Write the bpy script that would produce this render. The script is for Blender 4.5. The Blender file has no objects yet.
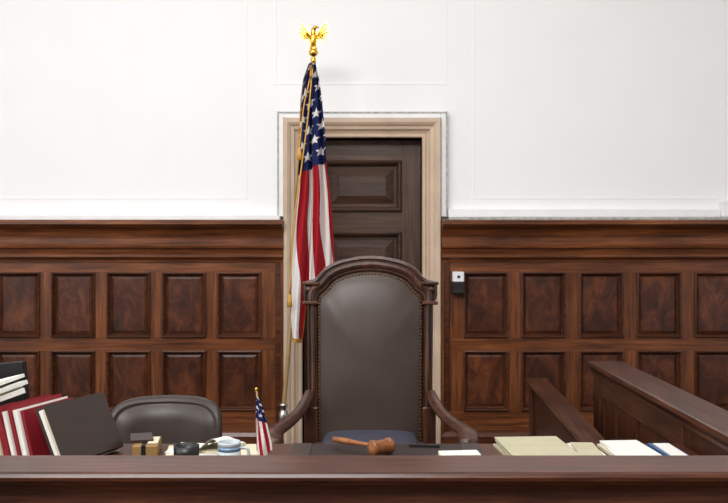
import bpy, math, random
from mathutils import Vector, Matrix
random.seed(7)
scene = bpy.context.scene
try:
    scene.view_settings.view_transform = 'Standard'
except Exception:
    pass

# ------------------------------------------------------------------ materials
def srgb(r, g, b):
    def f(c):
        c /= 255.0
        return c / 12.92 if c <= 0.04045 else ((c + 0.055) / 1.055) ** 2.4
    return (f(r), f(g), f(b), 1.0)

def new_mat(name):
    m = bpy.data.materials.new(name)
    m.use_nodes = True
    nt = m.node_tree
    return m, nt, nt.nodes['Principled BSDF']

def plain(name, col, rough=0.5, metal=0.0, noise=0.06, nscale=20.0, bump=0.0, spec=0.5, coat=0.0):
    m, nt, b = new_mat(name)
    n = nt.nodes; l = nt.links
    tc = n.new('ShaderNodeTexCoord')
    no = n.new('ShaderNodeTexNoise'); no.inputs['Scale'].default_value = nscale
    no.inputs['Detail'].default_value = 4
    l.new(tc.outputs['Object'], no.inputs['Vector'])
    cr = n.new('ShaderNodeValToRGB')
    c = Vector(col[:3])
    cr.color_ramp.elements[0].position = 0.3
    cr.color_ramp.elements[1].position = 0.7
    cr.color_ramp.elements[0].color = (*(c * (1 - noise)), 1)
    cr.color_ramp.elements[1].color = (*[min(1, v * (1 + noise)) for v in c], 1)
    l.new(no.outputs['Fac'], cr.inputs['Fac'])
    l.new(cr.outputs['Color'], b.inputs['Base Color'])
    b.inputs['Roughness'].default_value = rough
    b.inputs['Metallic'].default_value = metal
    b.inputs['Specular IOR Level'].default_value = spec
    b.inputs['Coat Weight'].default_value = coat
    if bump:
        bp = n.new('ShaderNodeBump'); bp.inputs['Strength'].default_value = bump
        bp.inputs['Distance'].default_value = 0.004
        l.new(no.outputs['Fac'], bp.inputs['Height'])
        l.new(bp.outputs['Normal'], b.inputs['Normal'])
    return m

def wood(name, cd, cm, cl, axis='x', sc=9.0, rough=0.34, coat=0.18, burl=False, spec=0.38, var=0.14):
    m, nt, b = new_mat(name)
    n = nt.nodes; l = nt.links
    tc = n.new('ShaderNodeTexCoord')
    geo = n.new('ShaderNodeNewGeometry')
    mul = n.new('ShaderNodeMath'); mul.operation = 'MULTIPLY'; mul.inputs[1].default_value = 37.0
    l.new(geo.outputs['Random Per Island'], mul.inputs[0])
    addv = n.new('ShaderNodeVectorMath'); addv.operation = 'ADD'
    l.new(tc.outputs['Object'], addv.inputs[0])
    l.new(mul.outputs[0], addv.inputs[1])
    mp = n.new('ShaderNodeMapping')
    s = {'x': (0.05, 1, 1), 'y': (1, 0.05, 1), 'z': (1, 1, 0.05)}[axis] if not burl else (1.0, 1.0, 0.55)
    mp.inputs['Scale'].default_value = s
    l.new(addv.outputs[0], mp.inputs['Vector'])
    n1 = n.new('ShaderNodeTexNoise')
    n1.inputs['Scale'].default_value = sc * (1.0 if burl else 4.5)
    n1.inputs['Detail'].default_value = 10
    n1.inputs['Roughness'].default_value = 0.66
    n1.inputs['Distortion'].default_value = 1.3 if burl else 0.15
    l.new(mp.outputs[0], n1.inputs['Vector'])
    n2 = n.new('ShaderNodeTexNoise')
    n2.inputs['Scale'].default_value = sc * 16
    n2.inputs['Detail'].default_value = 4
    l.new(mp.outputs[0], n2.inputs['Vector'])
    n3 = n.new('ShaderNodeTexNoise')           # broad tonal drift
    n3.inputs['Scale'].default_value = 2.2
    n3.inputs['Detail'].default_value = 2
    l.new(addv.outputs[0], n3.inputs['Vector'])
    mx = n.new('ShaderNodeMath'); mx.operation = 'MULTIPLY_ADD'
    mx.inputs[1].default_value = 0.25
    l.new(n2.outputs['Fac'], mx.inputs[0]); l.new(n1.outputs['Fac'], mx.inputs[2])
    mx2 = n.new('ShaderNodeMath'); mx2.operation = 'MULTIPLY_ADD'
    mx2.inputs[1].default_value = 0.35
    l.new(n3.outputs['Fac'], mx2.inputs[0]); l.new(mx.outputs[0], mx2.inputs[2])
    cr = n.new('ShaderNodeValToRGB')
    e = cr.color_ramp.elements
    e[0].position = 0.60; e[0].color = cd
    e[1].position = 0.98; e[1].color = cl
    k = e.new(0.79); k.color = cm
    l.new(mx2.outputs[0], cr.inputs['Fac'])
    hv = n.new('ShaderNodeHueSaturation')
    mr = n.new('ShaderNodeMapRange')
    mr.inputs['To Min'].default_value = 1-var; mr.inputs['To Max'].default_value = 1+var
    l.new(geo.outputs['Random Per Island'], mr.inputs['Value'])
    l.new(mr.outputs[0], hv.inputs['Value'])
    l.new(cr.outputs['Color'], hv.inputs['Color'])
    l.new(hv.outputs['Color'], b.inputs['Base Color'])
    b.inputs['Roughness'].default_value = rough
    b.inputs['Specular IOR Level'].default_value = spec
    b.inputs['Coat Weight'].default_value = coat
    b.inputs['Coat Roughness'].default_value = 0.2
    bp = n.new('ShaderNodeBump'); bp.inputs['Strength'].default_value = 0.12
    bp.inputs['Distance'].default_value = 0.002
    l.new(n2.outputs['Fac'], bp.inputs['Height'])
    l.new(bp.outputs['Normal'], b.inputs['Normal'])
    return m

W_D, W_M, W_L = srgb(64, 33, 17), srgb(102, 56, 29), srgb(136, 80, 44)
wood_h = wood('wall_wood_horizontal', W_D, W_M, W_L, 'x')
wood_v = wood('wall_wood_vertical', W_D, W_M, W_L, 'z')
burl = wood('burl_veneer', srgb(40, 18, 10), srgb(72, 36, 20), srgb(106, 58, 33), sc=8, burl=True, var=0.2)
mould = wood('moulding_wood', srgb(44, 21, 11), srgb(74, 38, 20), srgb(100, 56, 31), 'x')
bench_x = wood('bench_wood', srgb(42, 20, 13), srgb(70, 37, 24), srgb(98, 57, 38), 'x', rough=0.36, coat=0.15, sc=12)
bench_y = wood('rail_wood', srgb(40, 20, 12), srgb(70, 38, 23), srgb(98, 57, 36), 'y', rough=0.36, coat=0.15, sc=12)
bench_v = wood('bench_panel_wood', srgb(34, 16, 10), srgb(58, 30, 18), srgb(82, 45, 28), 'z')
door_m = wood('door_wood', srgb(50, 34, 26), srgb(74, 52, 40), srgb(96, 70, 55), 'x', rough=0.4, coat=0.12)
chair_w = wood('chair_walnut', srgb(36, 19, 13), srgb(64, 37, 26), srgb(96, 61, 44), 'z', rough=0.34, coat=0.2)
chair_wx = wood('chair_walnut_crest', srgb(38, 20, 13), srgb(70, 41, 29), srgb(98, 62, 45), 'x', rough=0.32, coat=0.2)
gavel_m = wood('gavel_wood', srgb(92, 50, 24), srgb(132, 78, 40), srgb(160, 100, 56), 'x', rough=0.3)
stone = plain('door_frame_paint', srgb(204, 180, 156), 0.55, noise=0.10, nscale=5)
white = plain('white_plaster', srgb(246, 246, 246), 0.75, noise=0.008, nscale=3, bump=0.02)
white_trim = plain('white_trim_paint', srgb(240, 240, 240), 0.5, noise=0.03, nscale=12)
grey_trim = plain('rough_grout', srgb(178, 178, 174), 0.9, noise=0.3, nscale=30)
leather = plain('dark_brown_leather', srgb(66, 53, 47), 0.40, noise=0.2, nscale=5, bump=0.10, spec=0.45)
leather2 = plain('black_brown_leather', srgb(54, 43, 38), 0.42, noise=0.15, nscale=14, bump=0.15)
brass = plain('antique_brass', srgb(130, 96, 56), 0.35, metal=1.0)
gold = plain('polished_gold', srgb(240, 194, 84), 0.25, metal=1.0, noise=0.05)
gold_thread = plain('gold_fringe', srgb(206, 154, 60), 0.6, noise=0.2, nscale=200)
pole_m = plain('pole_varnish', srgb(158, 130, 88), 0.3, noise=0.1, coat=0.3)
carpet = plain('platform_carpet', srgb(60, 44, 38), 0.95, noise=0.2, nscale=150)
floor_m = wood('floor_wood', srgb(70, 45, 28), srgb(110, 74, 48), srgb(130, 92, 62), 'x')
paper = plain('white_paper', srgb(232, 230, 222), 0.7, noise=0.02, nscale=30)
cream = plain('cream_paper', srgb(212, 202, 174), 0.7, noise=0.03, nscale=30)
manila = plain('manila_card', srgb(186, 180, 150), 0.65, noise=0.05, nscale=20)
red_card = plain('red_folder_card', srgb(132, 20, 32), 0.5, noise=0.08, nscale=20)
black_m = plain('black_plastic', srgb(22, 21, 22), 0.4)
charcoal = plain('charcoal_cover', srgb(54, 41, 36), 0.42, noise=0.08)
blue_card = plain('blue_card', srgb(62, 96, 140), 0.5)
ceramic = plain('mug_ceramic', srgb(190, 200, 204), 0.2, coat=0.4)
ceramic_b = plain('mug_blue_band', srgb(110, 138, 164), 0.2, coat=0.4)
ochre = plain('ochre_card', srgb(146, 112, 64), 0.6, noise=0.08)
blotter_m = plain('blotter_leather', srgb(38, 24, 20), 0.5, noise=0.1)
seat_blue = plain('seat_cushion_fabric', srgb(58, 58, 72), 0.8, noise=0.12, nscale=60)
metal = plain('brushed_metal', srgb(190, 188, 182), 0.3, metal=1.0)

# ------------------------------------------------------------------ mesh builder
class MB:
    def __init__(s):
        s.v = []; s.f = []; s.m = []; s.mats = []; s.sm = []
    def mi(s, mat):
        if mat not in s.mats: s.mats.append(mat)
        return s.mats.index(mat)
    def add(s, verts, faces, mat, M=None, smooth=False):
        o = len(s.v); k = s.mi(mat)
        for p in verts:
            p = Vector(p)
            if M is not None: p = M @ p
            s.v.append(tuple(p))
        for f in faces:
            s.f.append([i + o for i in f]); s.m.append(k); s.sm.append(smooth)
    def box(s, x0, x1, y0, y1, z0, z1, mat, M=None, bev=0.0):
        if bev <= 0:
            vs = [(x0,y0,z0),(x1,y0,z0),(x1,y1,z0),(x0,y1,z0),(x0,y0,z1),(x1,y0,z1),(x1,y1,z1),(x0,y1,z1)]
            fs = [(0,3,2,1),(4,5,6,7),(0,1,5,4),(1,2,6,5),(2,3,7,6),(3,0,4,7)]
            s.add(vs, fs, mat, M)
        else:
            b = bev
            def ring(i, z):
                return [(x0+i,y0+b,z),(x0+b,y0+i,z),(x1-b,y0+i,z),(x1-i,y0+b,z),(x1-i,y1-b,z),(x1-b,y1-i,z),(x0+b,y1-i,z),(x0+i,y1-b,z)]
            rs = [ring(b,z0), ring(0,z0+b), ring(0,z1-b), ring(b,z1)]
            s.loft(rs, mat, M, cap0=True, cap1=True)
    def loft(s, rings, mat, M=None, cap0=False, cap1=False, closed=True, smooth=False):
        n = len(rings[0]); vs = [p for r in rings for p in r]; fs = []
        for i in range(len(rings)-1):
            for j in range(n if closed else n-1):
                a = i*n+j; b = i*n+(j+1) % n
                fs.append((a, b, b+n, a+n))
        if cap0: fs.append(tuple(reversed(range(n))))
        if cap1: fs.append(tuple((len(rings)-1)*n + j for j in range(n)))
        s.add(vs, fs, mat, M, smooth)
    def rects(s, x0, x1, z0, z1, steps, mat, cap=True, y=0.0, M=None):
        rs = []
        for ins, dy in steps:
            rs.append([(x0+ins,y+dy,z0+ins),(x1-ins,y+dy,z0+ins),(x1-ins,y+dy,z1-ins),(x0+ins,y+dy,z1-ins)])
        s.loft(rs, mat, M, cap1=cap)
    def prof_x(s, pts, x0, x1, mat, M=None):
        s.loft([[(x0,a,b) for a,b in pts], [(x1,a,b) for a,b in pts]], mat, M, cap0=True, cap1=True)
    def prism(s, pts, y0, y1, mat, M=None):
        s.loft([[(a,y0,b) for a,b in pts], [(a,y1,b) for a,b in pts]], mat, M, cap0=True, cap1=True)
    def lathe(s, prof, mat, c=(0,0,0), n=24, M=None, smooth=True):
        rs = []
        for r, z in prof:
            rs.append([(c[0]+r*math.cos(2*math.pi*k/n), c[1]+r*math.sin(2*math.pi*k/n), c[2]+z) for k in range(n)])
        s.loft(rs, mat, M, cap0=True, cap1=True, smooth=smooth)
    def tube(s, pts, rad, mat, n=10, flat=1.0, M=None, sub=6):
        P = [Vector(p) for p in pts]
        R = rad if isinstance(rad, (list, tuple)) else [rad]*len(P)
        if sub > 1 and len(P) > 2:
            Q = []; RR = []
            for i in range(len(P)-1):
                p0 = P[max(i-1,0)]; p1 = P[i]; p2 = P[i+1]; p3 = P[min(i+2,len(P)-1)]
                for k in range(sub):
                    t = k/sub
                    Q.append(0.5*((2*p1)+(p2-p0)*t+(2*p0-5*p1+4*p2-p3)*t*t+(3*p1-p0-3*p2+p3)*t**3))
                    RR.append(R[i]*(1-t)+R[i+1]*t)
            Q.append(P[-1]); RR.append(R[-1]); P = Q; R = RR
        rs = []
        for i, p in enumerate(P):
            t = (P[min(i+1,len(P)-1)] - P[max(i-1,0)]).normalized()
            ref = Vector((0,0,1)) if abs(t.z) < 0.9 else Vector((0,1,0))
            a = t.cross(ref).normalized(); b = a.cross(t).normalized()
            rs.append([tuple(p + R[i]*(math.cos(2*math.pi*k/n)*a + flat*math.sin(2*math.pi*k/n)*b)) for k in range(n)])
        s.loft(rs, mat, M, cap0=True, cap1=True, smooth=True)
    def ball(s, c, r, mat, n=12, m=8, M=None, sc=(1,1,1)):
        rs = []
        for i in range(1, m):
            th = math.pi*i/m
            rs.append([(c[0]+sc[0]*r*math.sin(th)*math.cos(2*math.pi*k/n), c[1]+sc[1]*r*math.sin(th)*math.sin(2*math.pi*k/n), c[2]-sc[2]*r*math.cos(th)) for k in range(n)])
        s.loft(rs, mat, M, cap0=True, cap1=True, smooth=True)
    def done(s, name, parent=None, bevel=0.0):
        me = bpy.data.meshes.new(name)
        me.from_pydata(s.v, [], s.f)
        for mt in s.mats: me.materials.append(mt)
        for i, p in enumerate(me.polygons):
            p.material_index = s.m[i]; p.use_smooth = s.sm[i]
        me.update()
        import bmesh
        bm = bmesh.new(); bm.from_mesh(me)
        bmesh.ops.recalc_face_normals(bm, faces=bm.faces)
        bm.to_mesh(me); bm.free()
        o = bpy.data.objects.new(name, me)
        scene.collection.objects.link(o)
        if parent: o.parent = parent
        if bevel:
            b = o.modifiers.new('bevel', 'BEVEL'); b.width = bevel; b.segments = 2; b.limit_method = 'ANGLE'
        return o

def empty(name):
    e = bpy.data.objects.new(name, None); scene.collection.objects.link(e); return e

# ------------------------------------------------------------------ room shell
DX0, DX1, DZ = -0.452, 0.372, 2.205      # door opening
b = MB(); b.box(-4.2, DX0, 6.22, 6.5, -0.4, 4.6, white); b.done('wall_back')
b = MB(); b.box(DX1, 4.2, 6.22, 6.5, -0.4, 4.6, white); b.done('wall_back')
b = MB(); b.box(DX0, DX1, 6.22, 6.5, DZ, 4.6, white); b.done('wall_back')
b = MB(); b.box(-4.4, -4.2, -4.0, 6.5, -0.4, 4.6, white); b.done('wall_left')
b = MB(); b.box(4.2, 4.4, -4.0, 6.5, -0.4, 4.6, white); b.done('wall_right')
b = MB(); b.box(-4.2, 4.2, -4.2, -4.0, -0.4, 4.6, white); b.done('wall_front')
b = MB(); b.box(-4.4, 4.4, -4.2, 6.5, 4.6, 4.7, white); b.done('ceiling')
b = MB(); b.box(-4.4, 4.4, -4.2, 6.5, -0.5, -0.4, floor_m); b.done('floor')
b = MB(); b.box(-4.2, 4.2, 2.40, 6.22, -0.4, 0.0, carpet); b.done('floor_platform')

def strip_frame(name, segs, mat=white_trim, y0=6.205):
    b = MB()
    for (x0, x1, z0, z1) in segs: b.box(x0, x1, y0, 6.222, z0, z1, mat, bev=0.0012)
    b.done(name)
strip_frame('trim_1', [(-0.85,-0.832,1.80,4.2), (-3.2,-0.832,1.782,1.80)], white, 6.217)
strip_frame('trim_2', [(-0.65,-0.632,2.59,4.2), (0.53,0.548,2.59,4.2), (-0.65,0.548,2.572,2.59)], white, 6.217)
strip_frame('trim_3', [(0.72,0.738,1.80,4.2), (0.72,3.2,1.782,1.80)], white, 6.217)
b = MB()
b.box(-0.614,-0.578,6.17,6.222,1.66,2.372,white_trim,bev=0.004)
b.box(0.500,0.536,6.17,6.222,1.66,2.372,white_trim,bev=0.004)
b.box(-0.578,0.500,6.17,6.222,2.336,2.372,white_trim,bev=0.004)
for x0,x1,z0,z1 in [(-0.622,-0.612,1.66,2.382),(0.534,0.544,1.66,2.382),(-0.612,0.534,2.370,2.380),(-0.582,-0.576,1.66,2.34),(0.498,0.503,1.66,2.34)]:
    b.box(x0,x1,6.165,6.222,z0,z1,grey_trim)
b.done('trim_4')
b = MB()
b.box(0.55,2.42,6.17,6.222,1.655,1.715,white_trim,bev=0.006)
b.box(2.42,2.52,6.14,6.222,1.655,1.77,white_trim,bev=0.008)
b.box(2.52,4.1,6.17,6.222,1.655,1.715,white_trim,bev=0.006)
b.box(0.55,4.1,6.10,6.222,1.636,1.655,grey_trim,bev=0.003)
b.done('trim_5')
b = MB()
b.box(-4.1,-0.60,6.13,6.222,1.636,1.668,white_trim,bev=0.004)
b.box(-4.1,-0.60,6.19,6.222,1.668,1.69,white_trim,bev=0.004)
b.done('trim_6')

def wainscot(name, xs, x0, x1, w, ei):
    root = empty(name)
    b = MB()
    top = 1.352
    Y0 = 6.17
    b.box(x0,x1,Y0,6.222,1.28,top,wood_h)
    b.box(x0,x1,Y0,6.222,0.743,0.832,wood_h)
    b.box(x0,x1,Y0,6.222,0.20,0.33,wood_h)
    b.prof_x([(6.222,0.0),(6.13,0.0),(6.13,0.16),(6.14,0.185),(6.16,0.20),(6.222,0.20)], x0, x1, mould)
    edges = [x0] + [e for p in xs for e in (p, p+w)] + [x1]
    for i in range(0, len(edges), 2):
        for z0,z1 in ((0.33,0.743),(0.832,1.28)):
            b.box(edges[i], edges[i+1], Y0+0.0005, 6.222, z0, z1, wood_v)
    b.done('frame', root)
    b = MB()
    for p in xs:
        for z0,z1 in ((0.33,0.743),(0.832,1.28)):
            b.rects(p, p+w, z0, z1, [(0,0.004),(0.0,-0.014),(0.008,-0.019),(0.014,-0.014),(0.020,0.012),(0.026,0.018)], mould, y=Y0, cap=False)
            b.rects(p, p+w, z0, z1, [(0.026,0.018),(0.031,0.014),(0.046,0.008)], burl, y=Y0)
    b.done('panels', root)
    b = MB()
    pr = [(6.222,1.636),(6.035,1.636),(6.025,1.628),(6.025,1.606),(6.035,1.600),(6.05,1.597)]
    for k in range(9):
        a = k/8*math.pi/2
        pr.append((6.055+0.075*math.sin(a), 1.590-0.085*(1-math.cos(a))))
    pr += [(6.13,1.475),(6.112,1.470),(6.104,1.458),(6.108,1.445),(6.13,1.438),(6.138,1.405),(6.125,1.400),(6.125,1.385),(6.14,1.372),(6.155,1.365),(6.158,1.350),(6.222,1.350)]
    b.prof_x(pr, x0, x1, wood_h)
    b.done('cornice', root)
    b = MB()
    if ei == 'r':
        b.box(x1-0.055, x1, 6.15, 6.222, 0.0, 1.35, mould, bev=0.004)
        b.box(x1-0.018, x1+0.002, 6.135, 6.222, 0.0, 1.35, wood_v, bev=0.003)
    else:
        b.box(x0, x0+0.055, 6.15, 6.222, 0.0, 1.35, mould, bev=0.004)
        b.box(x0-0.002, x0+0.018, 6.135, 6.222, 0.0, 1.35, wood_v, bev=0.003)
    b.done('end_stile', root)
    return root
pl = 0.379
xsL = [-1.033 - pl*k for k in range(8)][::-1]
wainscot('wood_wainscot', xsL, -4.1, -0.578, 0.300, 'r')
xsR = [0.654 + 0.396*k for k in range(8)]
wainscot('wood_wainscot', xsR, 0.502, 4.1, 0.306, 'l')

# door frame
b = MB()
prof = [(0.0,6.40),(0.0,6.19),(0.006,6.18),(0.022,6.18),(0.026,6.192),(0.045,6.178),(0.055,6.160),(0.078,6.154),(0.082,6.142),(0.10,6.130),(0.120,6.130),(0.126,6.14),(0.126,6.222)]
rs = []
for d, y in prof:
    rs.append([(DX0-d,y,0.0),(DX0-d,y,DZ+d),(DX1+d,y,DZ+d),(DX1+d,y,0.0)])
b.loft(rs, stone, closed=False)
b.done('trim_door_frame')

# door leaf
b = MB()
yd = 6.33
pz = [(0.14,0.50),(0.62,1.02),(1.14,1.56),(1.70,2.06)]
px0, px1 = DX0+0.135, DX1-0.135
dst = wood('door_stile', srgb(54, 36, 27), srgb(80, 56, 43), srgb(102, 75, 58), 'z', rough=0.4, coat=0.15)
g = 0.003
b.box(DX0+g, px0, yd, yd+0.05, 0.005, DZ-g, dst)
b.box(px1, DX1-g, yd, yd+0.05, 0.005, DZ-g, dst)
zz = [0.005] + [v for p in pz for v in p] + [DZ-g]
for i in range(0, len(zz), 2):
    b.box(px0, px1, yd, yd+0.05, zz[i], zz[i+1], door_m)
for z0, z1 in pz:
    b.rects(px0, px1, z0, z1, [(0,0.0),(0,-0.018),(0.012,-0.026),(0.024,-0.018),(0.034,0.014),(0.046,0.022),(0.054,0.022),(0.110,-0.008),(0.112,-0.014)], door_m, y=yd)
b.ball((DX0+0.06, yd-0.05, 1.0), 0.028, brass)
b.tube([(DX0+0.06,yd+0.01,1.0),(DX0+0.06,yd-0.05,1.0)], 0.01, brass, sub=1)
b.done('door_1')

b = MB()
b.box(0.575,0.652,6.10,6.171,1.215,1.285,white_trim,bev=0.005)
b.box(0.568,0.656,6.09,6.171,1.135,1.212,black_m,bev=0.006)
b.box(0.59,0.635,6.087,6.092,1.15,1.165,charcoal)
b.box(0.606,0.624,6.096,6.101,1.242,1.260,black_m)
b.done('wall_thermostat')

# ------------------------------------------------------------------ judge's bench
bench = empty('judges_bench')
LZ = 0.877
b = MB()
pr = [(2.555,LZ),(2.372,LZ),(2.362,LZ-0.004),(2.357,LZ-0.012),(2.360,LZ-0.022),(2.368,LZ-0.027),(2.380,LZ-0.029),(2.382,LZ-0.036),(2.392,LZ-0.040),(2.402,LZ-0.050),(2.404,LZ-0.060),(2.412,LZ-0.062),(2.412,LZ-0.2),(2.555,LZ-0.2)]
b.prof_x(pr, -2.2, 1.30, bench_x)
b.done('ledge', bench)
b = MB()
b.box(-2.2,1.30,2.425,2.545,-0.4,LZ-0.195,bench_v)
b.box(-2.2,1.30,2.40,2.43,-0.4,-0.22,bench_x,bev=0.004)
for k in range(6):
    x = -2.12+k*0.57
    b.rects(x, x+0.5, -0.15, 0.62, [(0,0.0),(0,-0.012),(0.015,-0.014),(0.03,-0.002)], bench_v, y=2.425)
b.done('front_panel', bench)
b = MB()
b.box(-2.1,1.145,2.555,3.28,0.715,0.75,bench_x,bev=0.005)
b.box(-2.1,1.145,2.60,3.20,0.0,0.08,bench_x)
for x in (-2.1,-1.5,-0.55,0.55,1.10):
    b.box(x,x+0.04,2.56,3.22,0.0,0.715,bench_v)
b.done('desktop', bench)
b = MB()
prr = [(1.128,LZ-0.03),(1.122,LZ-0.02),(1.126,LZ-0.004),(1.134,LZ),(1.292,LZ),(1.300,LZ-0.004),(1.304,LZ-0.02),(1.298,LZ-0.03),(1.285,LZ-0.045),(1.283,LZ-0.06),(1.143,LZ-0.06),(1.141,LZ-0.045)]
b.loft([[(a,2.555,c) for a,c in prr],[(a,4.60,c) for a,c in prr]], bench_y, cap0=True, cap1=True)
b.box(1.160,1.268,2.50,4.56,0.0,LZ-0.058,bench_v)
b.box(1.148,1.280,4.47,4.585,0.0,LZ-0.058,bench_v,bev=0.004)
b.box(1.150,1.28,3.30,4.56,0.0,0.12,bench_y,bev=0.004)
b.box(1.152,1.28,3.30,4.56,LZ-0.16,LZ-0.058,bench_y,bev=0.004)
for y0 in (3.28, 3.86, 4.40):
    b.box(1.1525,1.27,y0,y0+0.08,0.12,LZ-0.16,bench_v)
b.done('side_rail', bench)

rail = empty('stair_railing')
b = MB()
def sl(y): return 0.604 + (y-3.98)*(0.680-0.604)/(5.33-3.98)
rs = []
for y in (3.92, 5.33):
    z = sl(y)
    rs.append([(0.940,y,z-0.03),(0.935,y,z-0.012),(0.943,y,z),(1.057,y,z),(1.065,y,z-0.012),(1.060,y,z-0.03),(1.045,y,z-0.045),(0.955,y,z-0.045)])
b.loft(rs, bench_y, cap0=True, cap1=True)
b.done('handrail', rail)
b = MB()
b.loft([[(0.965,3.95,0.0),(1.035,3.95,0.0),(1.035,3.95,sl(3.95)-0.044),(0.965,3.95,sl(3.95)-0.044)],
        [(0.965,5.315,0.0),(1.035,5.315,0.0),(1.035,5.315,sl(5.315)-0.044),(0.965,5.315,sl(5.315)-0.044)]], bench_v, cap0=True, cap1=True)
b.box(0.952,1.048,5.24,5.325,0.0,sl(5.24)-0.044,bench_v,bev=0.004)
b.box(0.952,1.048,3.94,4.02,0.0,sl(3.94)-0.044,bench_v,bev=0.004)
b.box(0.957,1.043,4.02,5.24,0.0,0.12,bench_y,bev=0.003)
b.done('panel', rail)

# ------------------------------------------------------------------ judge's chair
chair = empty('judges_chair')
CX = 0.010; CY = 4.20
def rec(x, y, z): return (CX+x, CY+y+(z-0.5)*0.10, z)
oh = [(.292,.50),(.292,.80),(.298,1.205),(.314,1.215),(.318,1.235),(.318,1.275),(.316,1.292),(.300,1.300),(.276,1.305),(.254,1.318),(.236,1.340),(.216,1.362),(.184,1.383),(.138,1.400),(.09,1.411),(.045,1.418),(0,1.420)]
ih = [(.240,.50),(.243,.80),(.247,1.16),(.248,1.18),(.247,1.195),(.245,1.21),(.241,1.225),(.234,1.238),(.222,1.248),(.208,1.260),(.194,1.277),(.178,1.296),(.152,1.314),(.117,1.328),(.08,1.338),(.04,1.344),(0,1.346)]
outer = oh + [(-x,z) for x,z in oh[:-1]][::-1]
inner = ih + [(-x,z) for x,z in ih[:-1]][::-1]
def mixl(t, y, off=0.0):
    return [rec(o[0]*(1-t)+i[0]*t, y, o[1]*(1-t)+i[1]*t) for o,i in zip(outer,inner)]
b = MB()
steps = [(0.9,0.03),(0.03,0.03),(0.0,0.022),(0.0,-0.018),(0.05,-0.030),(0.18,-0.036),(0.24,-0.022),(0.32,-0.022),(0.38,-0.040),(0.55,-0.046),(0.72,-0.040),(0.78,-0.028),(0.86,-0.028),(0.92,-0.036),(1.0,-0.026)]
b.loft([mixl(t,y) for t,y in steps], chair_w)
b.done('back_frame', chair)
b = MB()
cz = 0.93
def sc_loop(s, y): return [rec(i[0]*s, y, cz+(i[1]-cz)*s) for i in inner]
b.loft([sc_loop(1.0,-0.026),sc_loop(0.985,-0.036),sc_loop(0.955,-0.044),sc_loop(0.85,-0.058),sc_loop(0.6,-0.072),sc_loop(0.3,-0.078),sc_loop(0.02,-0.080)], leather, cap1=True, smooth=True)
b.loft([sc_loop(1.0,0.028),sc_loop(0.6,0.045),sc_loop(0.02,0.05)], leather, cap1=True, smooth=True)
b.done('back_leather', chair)
b = MB()
loop = [Vector((p[0]*0.97, 0, cz+(p[1]-cz)*0.978)) for p in inner]
acc = 0.0; step = 0.0155
for i in range(len(loop)-1):
    a, c = loop[i], loop[i+1]; L = (c-a).length; d = acc
    while d < L:
        p = a.lerp(c, d/L)
        b.ball(rec(p.x, -0.044, p.z), 0.0052, brass, n=6, m=4)
        d += step
    acc = d - L
b.done('nailhead_trim', chair)
b = MB()
for sx in (1,-1):
    b.lathe([(0.0,-0.012),(0.014,-0.012),(0.018,0.0),(0.014,0.008),(0.006,0.012)], chair_wx, M=Matrix.Translation(rec(sx*0.288,-0.034,1.262)) @ Matrix.Rotation(math.pi/2,4,'X'), n=16)
    b.box(CX+sx*0.281-0.038, CX+sx*0.281+0.038, CY+0.020, CY+0.10, 1.190, 1.206, chair_wx, bev=0.004)
    b.box(CX+sx*0.281-0.040, CX+sx*0.281+0.042, CY+0.024, CY+0.11, 1.283, 1.297, chair_wx, bev=0.004)
    b.box(CX+sx*0.272-0.032, CX+sx*0.272+0.032, CY-0.04, CY+0.05, 0.36, 0.72, chair_w, bev=0.006)
    # arm: broad sweeping S ending in a scroll
    b.tube([(CX+sx*0.280,CY+0.0,0.785),(CX+sx*0.290,CY-0.05,0.760),(CX+sx*0.318,CY-0.16,0.722),(CX+sx*0.362,CY-0.30,0.698),(CX+sx*0.400,CY-0.43,0.690),(CX+sx*0.402,CY-0.51,0.682),(CX+sx*0.394,CY-0.555,0.655),(CX+sx*0.390,CY-0.54,0.625)],
           [0.024,0.028,0.030,0.036,0.042,0.044,0.038,0.024], chair_w, n=16, flat=0.55)
    b.lathe([(0.0,-0.034),(0.016,-0.034),(0.024,-0.028),(0.026,0.0),(0.024,0.028),(0.016,0.034),(0.0,0.034)], chair_w, M=Matrix.Translation((CX+sx*0.396,CY-0.545,0.668)) @ Matrix.Rotation(math.pi/2,4,'Y'), n=18)
    b.tube([(CX+sx*0.390,CY-0.44,0.675),(CX+sx*0.372,CY-0.41,0.60),(CX+sx*0.335,CY-0.44,0.52),(CX+sx*0.315,CY-0.48,0.42)], [0.022,0.020,0.024,0.028], chair_w, n=12)
    b.tube([(CX+sx*0.30,CY-0.50,0.42),(CX+sx*0.31,CY-0.515,0.25),(CX+sx*0.295,CY-0.50,0.10),(CX+sx*0.31,CY-0.525,0.0)], [0.034,0.028,0.020,0.026], chair_w, n=12)
    b.tube([(CX+sx*0.27,CY+0.0,0.40),(CX+sx*0.27,CY+0.02,0.2),(CX+sx*0.275,CY+0.07,0.0)], [0.030,0.026,0.022], chair_w, n=12)
b.box(CX-0.30, CX+0.30, CY-0.53, CY+0.02, 0.38, 0.45, chair_w, bev=0.01)
b.done('arms_and_legs', chair)
b = MB()
def sq(s, rx, ry, cx, cy, z, n=40, p=0.35):
    out = []
    for k in range(n):
        a = 2*math.pi*k/n; c_, s_ = math.cos(a), math.sin(a)
        out.append((cx+s*rx*math.copysign(abs(c_)**p,c_), cy+s*ry*math.copysign(abs(s_)**p,s_), z))
    return out
b.loft([sq(s,0.275,0.25,CX,CY-0.26,z) for s,z in ((0.96,0.45),(1.0,0.475),(1.0,0.53),(0.96,0.562),(0.9,0.570))], leather, cap0=True, cap1=True, smooth=True)
b.loft([sq(s,0.21,0.19,CX,CY-0.21,z) for s,z in ((0.94,0.566),(1.0,0.580),(1.0,0.596),(0.95,0.612),(0.7,0.624),(0.3,0.630),(0.02,0.631))], seat_blue, cap0=True, cap1=True, smooth=True)
b.done('seat_cushion', chair)

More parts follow.
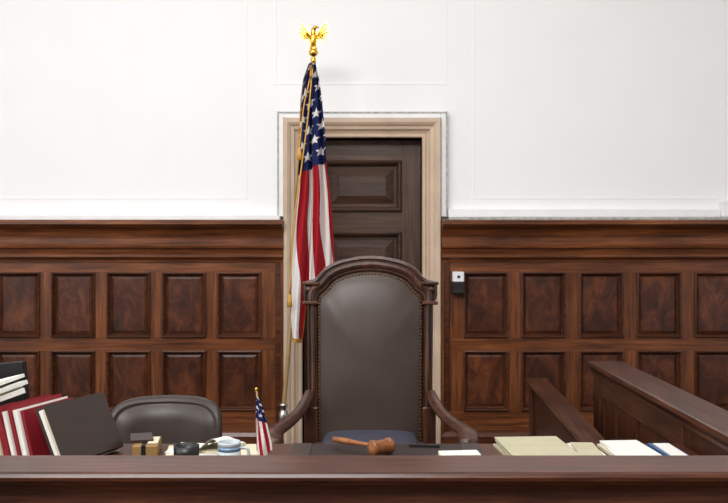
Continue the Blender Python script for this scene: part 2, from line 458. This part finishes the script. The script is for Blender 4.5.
# ------------------------------------------------------------------ low leather chair
lc = empty('leather_office_chair')
b = MB()
LX, LY = -0.868, 3.92
W = 0.245
def shell(y_off, shrink):
    ring = []
    N = 48
    for k in range(N):
        a = 2*math.pi*k/N
        c_, s_ = math.cos(a), math.sin(a)
        x = (W-shrink)*math.copysign(abs(c_)**0.42, c_)
        z = 0.615 + (0.19-shrink)*math.copysign(abs(s_)**0.38, s_)
        z += 0.006*(1-(x/W)**2)
        y = LY + y_off - 0.10*(x/W)**2 + (z-0.5)*0.15
        ring.append((LX+x, y, z))
    return ring
b.loft([shell(0.02,0.18),shell(0.035,0.1),shell(0.035,0.02),shell(0.025,0.004),shell(0.0,0.0),shell(-0.025,0.006),shell(-0.035,0.02),shell(-0.036,0.024),shell(-0.028,0.03),shell(-0.036,0.036),shell(-0.045,0.1),shell(-0.04,0.18)], leather2, cap0=True, cap1=True, smooth=True)
b.done('back', lc)
b = MB()
b.loft([sq(s,0.24,0.24,LX,LY-0.24,z,32,0.4) for s,z in ((0.9,0.40),(1.0,0.42),(1.0,0.46),(0.95,0.485),(0.6,0.50),(0.02,0.505))], leather2, cap0=True, cap1=True, smooth=True)
b.done('seat', lc)
b = MB()
b.lathe([(0.03,0.12),(0.03,0.40)], black_m, c=(LX,LY-0.22,0))
for k in range(5):
    a = 2*math.pi*k/5+0.3
    ex, ey = LX+0.27*math.cos(a), LY-0.22+0.27*math.sin(a)
    b.tube([(LX,LY-0.22,0.13),((LX+ex)/2,(LY-0.22+ey)/2,0.11),(ex,ey,0.065)], [0.026,0.022,0.016], black_m)
    b.ball((ex,ey,0.03), 0.03, black_m, sc=(1,1,1))
b.box(LX-0.03,LX+0.03,LY-0.05,LY+0.03,0.38,0.50,black_m,bev=0.005)
b.done('swivel_base', lc)

# ------------------------------------------------------------------ flags
flag_mat, nt, bs = new_mat('flag_cloth')
at = nt.nodes.new('ShaderNodeAttribute'); at.attribute_name = 'cloth_colour'
nt.links.new(at.outputs['Color'], bs.inputs['Base Color'])
bs.inputs['Roughness'].default_value = 0.7
bs.inputs['Specular IOR Level'].default_value = 0.25
RED, WHT, BLU, GLD = srgb(158,16,30), srgb(228,222,218), srgb(24,34,82), srgb(186,134,50)
def interp(tab, z):
    if z >= tab[0][0]: return tab[0][1:]
    for i in range(len(tab)-1):
        a, c = tab[i], tab[i+1]
        if z <= a[0] and z >= c[0]:
            t = (a[0]-z)/(a[0]-c[0]+1e-9)
            return tuple(a[k]*(1-t)+c[k]*t for k in range(1,len(a)))
    return tab[-1][1:]
def lin(tab, u):
    for i in range(len(tab)-1):
        if u <= tab[i+1][0]:
            t = (u-tab[i][0])/(tab[i+1][0]-tab[i][0]); return tab[i][1]*(1-t)+tab[i+1][1]*t
    return tab[-1][1]
def in_star(dx, dz, R):
    r = math.hypot(dx, dz)
    if r > R: return False
    a = (math.atan2(dx, dz)) % (2*math.pi/5)
    a = min(a, 2*math.pi/5-a)
    p0 = Vector((R,0)); p1 = Vector((0.42*R*math.cos(math.pi/5), 0.42*R*math.sin(math.pi/5)))
    q = Vector((r*math.cos(a), r*math.sin(a)))
    e = p1-p0
    return e.x*(q.y-p0.y)-e.y*(q.x-p0.x) > 0
def flag(name, parent, rows, bottom, canton, y0, amp, folds, nstr, sp, R, nu, nv, tilt, fringe=0.03):
    vs, cs, fs = [], [], []
    zt = rows[0][0]
    for j in range(nv+1):
        v = j/nv
        for i in range(nu+1):
            u = i/nu
            z = zt + (lin(bottom,u)-zt)*v
            xl, xr = interp(rows, z)
            spread = min(1, 0.25+v*1.6)
            ph = u*folds*2*math.pi + 1.6*v*math.sin(u*3+1)
            y = y0 + amp*spread*math.sin(ph) + amp*0.35*math.sin(ph*2.3+v*5)
            x = xl+(xr-xl)*(u+0.034*math.sin(ph*1.0+0.6))
            vs.append((x,y,z))
            cz_ = lin(canton,u)
            if u < fringe or v > 1-fringe*0.45: c = GLD
            elif z > cz_:
                c = BLU
                row = round((z-cz_)/sp); off = 0.5*(row % 2)
                cxx = (x-xl-0.35*sp)/sp*1.0 - off
                col = round(cxx)
                if in_star(x-xl-0.35*sp-(col+off)*sp, z-cz_-row*sp, R) and row >= 1: c = WHT
            else:
                s = u*nstr - tilt*(cz_-z) + 0.18*math.sin(z*9) + 10
                c = WHT if (s % 2.0) < 0.98 else RED
            cs.append(c)
    for j in range(nv):
        for i in range(nu):
            a = j*(nu+1)+i
            fs.append((a,a+1,a+nu+2,a+nu+1))
    me = bpy.data.meshes.new(name); me.from_pydata(vs, [], fs)
    ca = me.color_attributes.new('cloth_colour','FLOAT_COLOR','POINT')
    for i, c in enumerate(cs): ca.data[i].color = c
    me.materials.append(flag_mat)
    for p in me.polygons: p.use_smooth = True
    o = bpy.data.objects.new(name, me); scene.collection.objects.link(o); o.parent = parent
    return o

FY = 5.60; K = 160.7
fx = lambda p: (p-368)/K
fz = lambda p: 1.48-(p-243)/K
fl = empty('american_flag_on_pole')
pt = [(64,309,316),(80,303,320),(100,300,323),(130,298,326),(165,297,328),(200,294,332),(240,290,335),(262,288,336),(280,288,335),(300,288,332),(345,288,331)]
rows = [(fz(a),fx(l),fx(r)) for a,l,r in pt]
bottom = [(u,fz(p)) for u,p in [(0,296),(0.10,318),(0.16,340),(0.30,343),(0.38,305),(0.6,290),(1,264)]]
canton = [(u,fz(p)) for u,p in [(0,176),(0.5,168),(1,162)]]
flag('cloth', fl, rows, bottom, canton, FY-0.03, 0.045, 2.7, 5.9, 0.080, 0.034, 240, 760, 0.7)
b = MB()
b.tube([(-0.562,FY+0.03,0.06),(-0.523,FY+0.03,0.503),(-0.3415,FY+0.02,2.62)], 0.0135, pole_m, n=14, sub=1)
b.done('pole', fl)
b = MB()
b.lathe([(0.0,0.0),(0.15,0.0),(0.155,0.012),(0.14,0.025),(0.06,0.045),(0.03,0.07),(0.024,0.16),(0.028,0.18),(0.0,0.18)], brass, c=(-0.560,FY+0.03,0.0), n=32)
b.lathe([(0.0,0.34),(0.022,0.34),(0.028,0.35),(0.028,0.42),(0.020,0.43),(0.020,0.455),(0.026,0.46),(0.026,0.475),(0.0,0.48)], metal, c=(-0.530,FY+0.03,0.0), n=20)
b.done('stand', fl)
b = MB()
EX, EZ = -0.341, 2.60
b.lathe([(0.0,0),(0.017,0.0),(0.017,0.03),(0.012,0.036),(0.012,0.045),(0.024,0.052),(0.030,0.068),(0.026,0.084),(0.012,0.094),(0.0,0.096)], gold, c=(EX,FY+0.02,EZ), n=20)
BZ = EZ+0.15
b.ball((EX,FY+0.015,BZ), 0.028, gold, sc=(0.85,0.8,1.7), n=14, m=10)
b.tube([(EX,FY+0.015,BZ+0.035),(EX+0.002,FY+0.01,BZ+0.06),(EX+0.012,FY+0.0,BZ+0.074)], [0.018,0.013,0.012], gold, n=10)
b.tube([(EX+0.012,FY+0.0,BZ+0.074),(EX+0.028,FY-0.01,BZ+0.072),(EX+0.034,FY-0.012,BZ+0.062)], [0.009,0.006,0.001], gold, n=8)
b.prism([(EX-0.012,BZ-0.03),(EX+0.012,BZ-0.03),(EX+0.024,BZ-0.068),(EX+0.010,BZ-0.062),(EX,BZ-0.070),(EX-0.010,BZ-0.062),(EX-0.024,BZ-0.068)], FY+0.02, FY+0.03, gold)
wing = [(.008,-.02),(.010,.035),(.030,.052),(.046,.078),(.062,.096),(.080,.100),(.079,.086),(.092,.074),(.084,.062),(.094,.046),(.082,.040),(.086,.024),(.072,.020),(.074,.004),(.058,.004),(.056,-.012),(.040,-.012),(.034,-.028),(.020,-.030)]
for sx in (1,-1):
    b.prism([(EX+sx*x,BZ+z) for x,z in wing], FY+0.012, FY+0.024, gold)
    for q in range(5):
        a = wing[5+q*2]
        b.tube([(EX+sx*0.016,FY+0.008,BZ+0.01),(EX+sx*(a[0]*0.95),FY+0.01,BZ+a[1]*0.97)], [0.007,0.003], gold, n=6, sub=1)
b.tube([(EX-0.01,FY+0.01,BZ-0.035),(EX-0.016,FY-0.005,EZ+0.09)], 0.006, gold, n=6, sub=1)
b.tube([(EX+0.01,FY+0.01,BZ-0.035),(EX+0.016,FY-0.005,EZ+0.09)], 0.006, gold, n=6, sub=1)
b.done('eagle_finial', fl)
b = MB()
b.tube([(EX,FY-0.005,2.60),(-0.346,FY-0.09,2.48),(-0.366,FY-0.11,2.25),(-0.405,FY-0.11,1.95),(-0.452,FY-0.11,1.60),(-0.478,FY-0.11,1.17)], 0.0045, gold_thread, n=8)
b.tube([(EX-0.012,FY+0.0,2.60),(-0.358,FY-0.09,2.48),(-0.394,FY-0.11,2.3),(-0.418,FY-0.11,2.06)], 0.004, gold_thread, n=8)
b.lathe([(0.003,0.08),(0.010,0.07),(0.008,0.06),(0.013,0.05),(0.016,0.0),(0,0.0)], gold_thread, c=(-0.478,FY-0.11,1.09), n=12)
b.lathe([(0.003,0.08),(0.010,0.07),(0.008,0.06),(0.013,0.05),(0.016,0.0),(0,0.0)], gold_thread, c=(-0.418,FY-0.11,1.985), n=12)
b.done('cord_and_tassels', fl)

df = empty('desk_flag')
b = MB()
b.tube([(-0.348,3.02,0.76),(-0.374,3.02,0.985)], 0.0032, pole_m, n=8, sub=1)
b.ball((-0.3745,3.02,0.99), 0.006, gold)
b.lathe([(0,0),(0.034,0.0),(0.034,0.008),(0.012,0.016),(0.006,0.03),(0,0.03)], black_m, c=(-0.348,3.02,0.7505), n=20)
b.done('staff', df)
rows2 = [(0.965,-0.374,-0.366),(0.93,-0.376,-0.350),(0.87,-0.376,-0.335),(0.82,-0.376,-0.324),(0.76,-0.374,-0.318)]
flag('cloth', df, rows2, [(0,0.785),(0.5,0.765),(1,0.79)], [(0,0.895),(1,0.875)], 3.005, 0.008, 1.5, 5, 0.02, 0.008, 60, 200, 5.0, fringe=0.0)

# ------------------------------------------------------------------ desk objects
DZT = 0.7505
def place(x, y, z, yaw=0.0, lean=0.0, pitch=0.0):
    return Matrix.Translation((x,y,z)) @ Matrix.Rotation(math.radians(yaw),4,'Z') @ Matrix.Rotation(math.radians(lean),4,'Y') @ Matrix.Rotation(math.radians(pitch),4,'X')

b = MB()
x = -1.31
def folder(x, y, w, d, h, mat, yaw, lean, openf=False):
    M = place(x, y, DZT+0.001, yaw, lean)
    t = min(0.0025, w*0.18)
    b.box(0, t, 0, d, 0, h, mat, M)
    b.box(w-t, w, 0, d, 0, h, mat, M)
    if not openf:
        b.box(t, w-t, 0, t, 0, h, mat, M)
    b.box(t, w-t, t*1.5, d-0.006, 0.003, h-0.006, paper, M)
specs = [(0.022,0.170,red_card,0),(0.028,0.172,red_card,0),(0.010,0.165,paper,0),(0.020,0.178,red_card,1),(0.010,0.175,charcoal,0),(0.016,0.186,cream,1),(0.022,0.192,red_card,0),(0.012,0.186,paper,0),(0.012,0.193,red_card,0),(0.018,0.188,paper,1),(0.012,0.190,red_card,0)]
for w, h, mt, of in specs:
    folder(x, 2.93+random.uniform(-0.006,0.006), w, 0.27, h+random.uniform(-0.006,0.006), mt, -17, -15, of)
    x += w+0.0045
b.done('file_folders')
b = MB()
M = place(-1.385, 2.93, 0.912, -14, -14, 4)
for k in range(5):
    w = [0.018,0.006,0.014,0.005,0.012][k]
    z0 = [0,0.019,0.026,0.042,0.050][k]
    M2 = M @ Matrix.Translation((0.008*(k % 3), 0.006*k, z0)) @ Matrix.Rotation(math.radians([-8,3,-3,8,1][k]),4,'Z')
    b.box(0, 0.16, 0, 0.21, 0.0, w, [paper,cream,paper,charcoal,paper][k], M2)
b.done('loose_papers')
b = MB()
M = place(-1.215, 3.238, DZT+0.014, 0, -5)
b.box(-0.14,0,0,0.006,0,0.29,black_m,M,bev=0.002); b.box(-0.137,-0.003,0.006,0.022,0.004,0.285,paper,M); b.box(-0.14,0,0.022,0.028,0,0.29,black_m,M,bev=0.002); b.box(-0.004,0.0,0.0,0.028,0,0.29,black_m,M)
b.done('notebook')
# open edge of the binder faces the courtroom
b = MB()
M = place(-1.005, 2.90, DZT+0.001, -24, -26)
w,d,h = 0.040,0.29,0.205
b.box(0,0.004,0,d,0,h,charcoal,M); b.box(w-0.004,w,0,d,0,h,charcoal,M); b.box(0.004,w-0.004,d-0.004,d,0,h,charcoal,M)
b.box(0.006,0.020,0.006,d-0.012,0.004,h-0.010,paper,M)
b.box(0.0205,0.030,0.010,d-0.012,0.004,h-0.014,cream,M)
b.done('ring_binder', bevel=0.001)
b = MB()
M = place(-0.795, 3.03, DZT, 8)
b.box(0,0.085,0,0.15,0,0.045,ochre,M,bev=0.003); b.box(0.03,0.045,-0.001,0.151,0.001,0.0465,black_m,M)
b.box(0.050,0.083,0.02,0.12,0.0465,0.050,cream,M)
b.box(-0.005,0.07,0.03,0.15,0.0475,0.056,charcoal,place(-0.795,3.04,DZT,16))
b.done('card_index_box')
def papers(name, items):
    b = MB()
    for (x,y,w,d,z0,z1,mt,yaw) in items:
        b.box(-w/2,w/2,-d/2,d/2,0,z1-z0,mt,place(x,y,DZT+z0,yaw))
    return b.done(name)
papers('paper_sheets', [(-0.64,3.12,0.11,0.16,0,0.012,cream,8),(-0.63,3.13,0.10,0.15,0.013,0.018,paper,-10),(-0.535,3.14,0.13,0.18,0,0.012,paper,12),(-0.51,3.14,0.11,0.16,0.013,0.020,cream,-16),(-0.41,3.14,0.09,0.16,0,0.010,cream,5)])
b = MB()
rs = []
for k in range(13):
    t = k/12
    rs.append([(-0.60+0.13*t, 3.05, DZT+0.023+0.045*math.sin(t*math.pi)**2*(0.4+t)), (-0.57+0.13*t, 3.20, DZT+0.023+0.02*math.sin(t*math.pi)**2)])
b.loft(rs, paper, closed=False, smooth=True)
b.done('curled_paper')
b = MB()
b.lathe([(0.0,0.0),(0.030,0.0),(0.034,0.006),(0.037,0.03),(0.037,0.062)], ceramic, c=(-0.447,2.90,DZT), n=32)
b.lathe([(0.0372,0.062),(0.0372,0.076)], ceramic_b, c=(-0.447,2.90,DZT), n=32)
b.lathe([(0.0,0.02),(0.034,0.02),(0.034,0.088),(0.0355,0.0905),(0.037,0.088),(0.037,0.076)], ceramic, c=(-0.447,2.90,DZT), n=32)
b.tube([(-0.412,2.90,DZT+0.07),(-0.388,2.895,DZT+0.068),(-0.384,2.895,DZT+0.045),(-0.395,2.90,DZT+0.025),(-0.412,2.90,DZT+0.02)], 0.005, ceramic, n=8)
b.done('coffee_mug')
b = MB()
b.lathe([(0,0),(0.025,0.0),(0.027,0.004),(0.040,0.045),(0.0415,0.078),(0.0385,0.078),(0.036,0.045),(0.022,0.01),(0,0.008)], black_m, c=(-0.585,2.90,DZT), n=32)
b.done('black_bowl')
b = MB()
b.box(-0.27,0.40,2.86,3.255,0.7505,0.754,blotter_m,bev=0.0015)
b.box(-0.27,-0.20,2.86,3.255,0.754,0.757,charcoal,bev=0.001)
b.box(0.33,0.40,2.86,3.255,0.754,0.757,charcoal,bev=0.001)
b.done('desk_blotter')
# gavel
b = MB()
gx, gy, gz = 0.045, 3.08, 0.7825
ang = math.atan2(0.13, -0.185)
Rz = Matrix.Rotation(ang,4,'Z')
Mh = Matrix.Translation((gx,gy,gz)) @ Rz @ Matrix.Rotation(math.pi/2,4,'Y')
b.lathe([(0.0065,0.0),(0.0065,0.05),(0.008,0.10),(0.011,0.15),(0.0115,0.175),(0.009,0.19),(0.011,0.198),(0.009,0.207),(0.0,0.21)], gavel_m, M=Mh, n=16)
Mhead = Matrix.Translation((gx,gy,gz)) @ Rz @ Matrix.Rotation(math.radians(72),4,'Z') @ Matrix.Rotation(math.pi/2,4,'Y')
b.lathe([(0,-0.044),(0.022,-0.044),(0.027,-0.039),(0.027,-0.027),(0.022,-0.024),(0.025,-0.019),(0.0225,-0.012),(0.0245,0.0),(0.0225,0.012),(0.025,0.019),(0.022,0.024),(0.027,0.027),(0.027,0.039),(0.022,0.044),(0,0.044)], gavel_m, M=Mhead, n=28)
b.done('gavel')
papers('note_pad', [(0.305,3.00,0.135,0.07,0.007,0.028,cream,2),(0.305,3.00,0.13,0.066,0.0285,0.031,paper,6)])
papers('pen', [(0.20,3.20,0.11,0.008,0.004,0.012,black_m,-6)])
papers('manila_folders', [(0.575,3.10,0.22,0.30,0,0.008,manila,6),(0.57,3.11,0.20,0.29,0.009,0.013,paper,1),(0.57,3.11,0.21,0.29,0.014,0.020,manila,2),(0.572,3.10,0.20,0.285,0.021,0.025,paper,6),(0.578,3.10,0.225,0.30,0.026,0.031,manila,4)])
papers('document_stack', [(0.755,3.09,0.09,0.24,0,0.010,cream,-2),(0.755,3.10,0.085,0.22,0.011,0.016,paper,3),(0.752,3.10,0.08,0.20,0.017,0.021,manila,-3)])
papers('white_document', [(0.900,3.10,0.145,0.26,0,0.010,cream,3),(0.900,3.10,0.14,0.25,0.0105,0.018,paper,-1),(0.903,3.10,0.135,0.24,0.0185,0.024,paper,4)])
papers('blue_folder', [(1.040,3.08,0.075,0.26,0,0.016,blue_card,3),(1.040,3.08,0.055,0.22,0.0165,0.020,paper,1)])

# ------------------------------------------------------------------ lights
def area(name, loc, rot, sx, sy, e, col=(1,1,1)):
    d = bpy.data.lights.new(name,'AREA'); d.shape='RECTANGLE'; d.size=sx; d.size_y=sy; d.energy=e; d.color=col
    o = bpy.data.objects.new(name,d); o.location=loc; o.rotation_euler=[math.radians(r) for r in rot]; scene.collection.objects.link(o)
    return o
area('added_ceiling_light', (-0.6,3.0,4.5), (0,0,0), 4.0, 1.2, 80)  # unseen area light added under the ceiling for soft light from above
area('added_ceiling_light', (-1.2,-0.6,4.3), (46,0,-10), 3.0, 1.0, 225, (1,0.995,0.985))  # added key light without a fixture, tilted at the back wall to brighten it
area('added_side_light', (-3.9,1.5,2.9), (90,0,-60), 2.5, 2.2, 62, (0.98,0.985,1))  # added directional light from the left; that wall has no window
w = bpy.data.worlds.new('world'); scene.world = w; w.use_nodes = True
w.node_tree.nodes['Background'].inputs[0].default_value = (0.9,0.95,1,1)
w.node_tree.nodes['Background'].inputs[1].default_value = 0.4

cam = bpy.data.cameras.new('camera')
cam.sensor_width = 36; cam.lens = 900/728*36
cam.shift_x = -4/728; cam.shift_y = -8.5/728
co = bpy.data.objects.new('camera', cam)
co.location = (0,0,1.48); co.rotation_euler = (math.radians(90),0,0)
scene.collection.objects.link(co); scene.camera = co
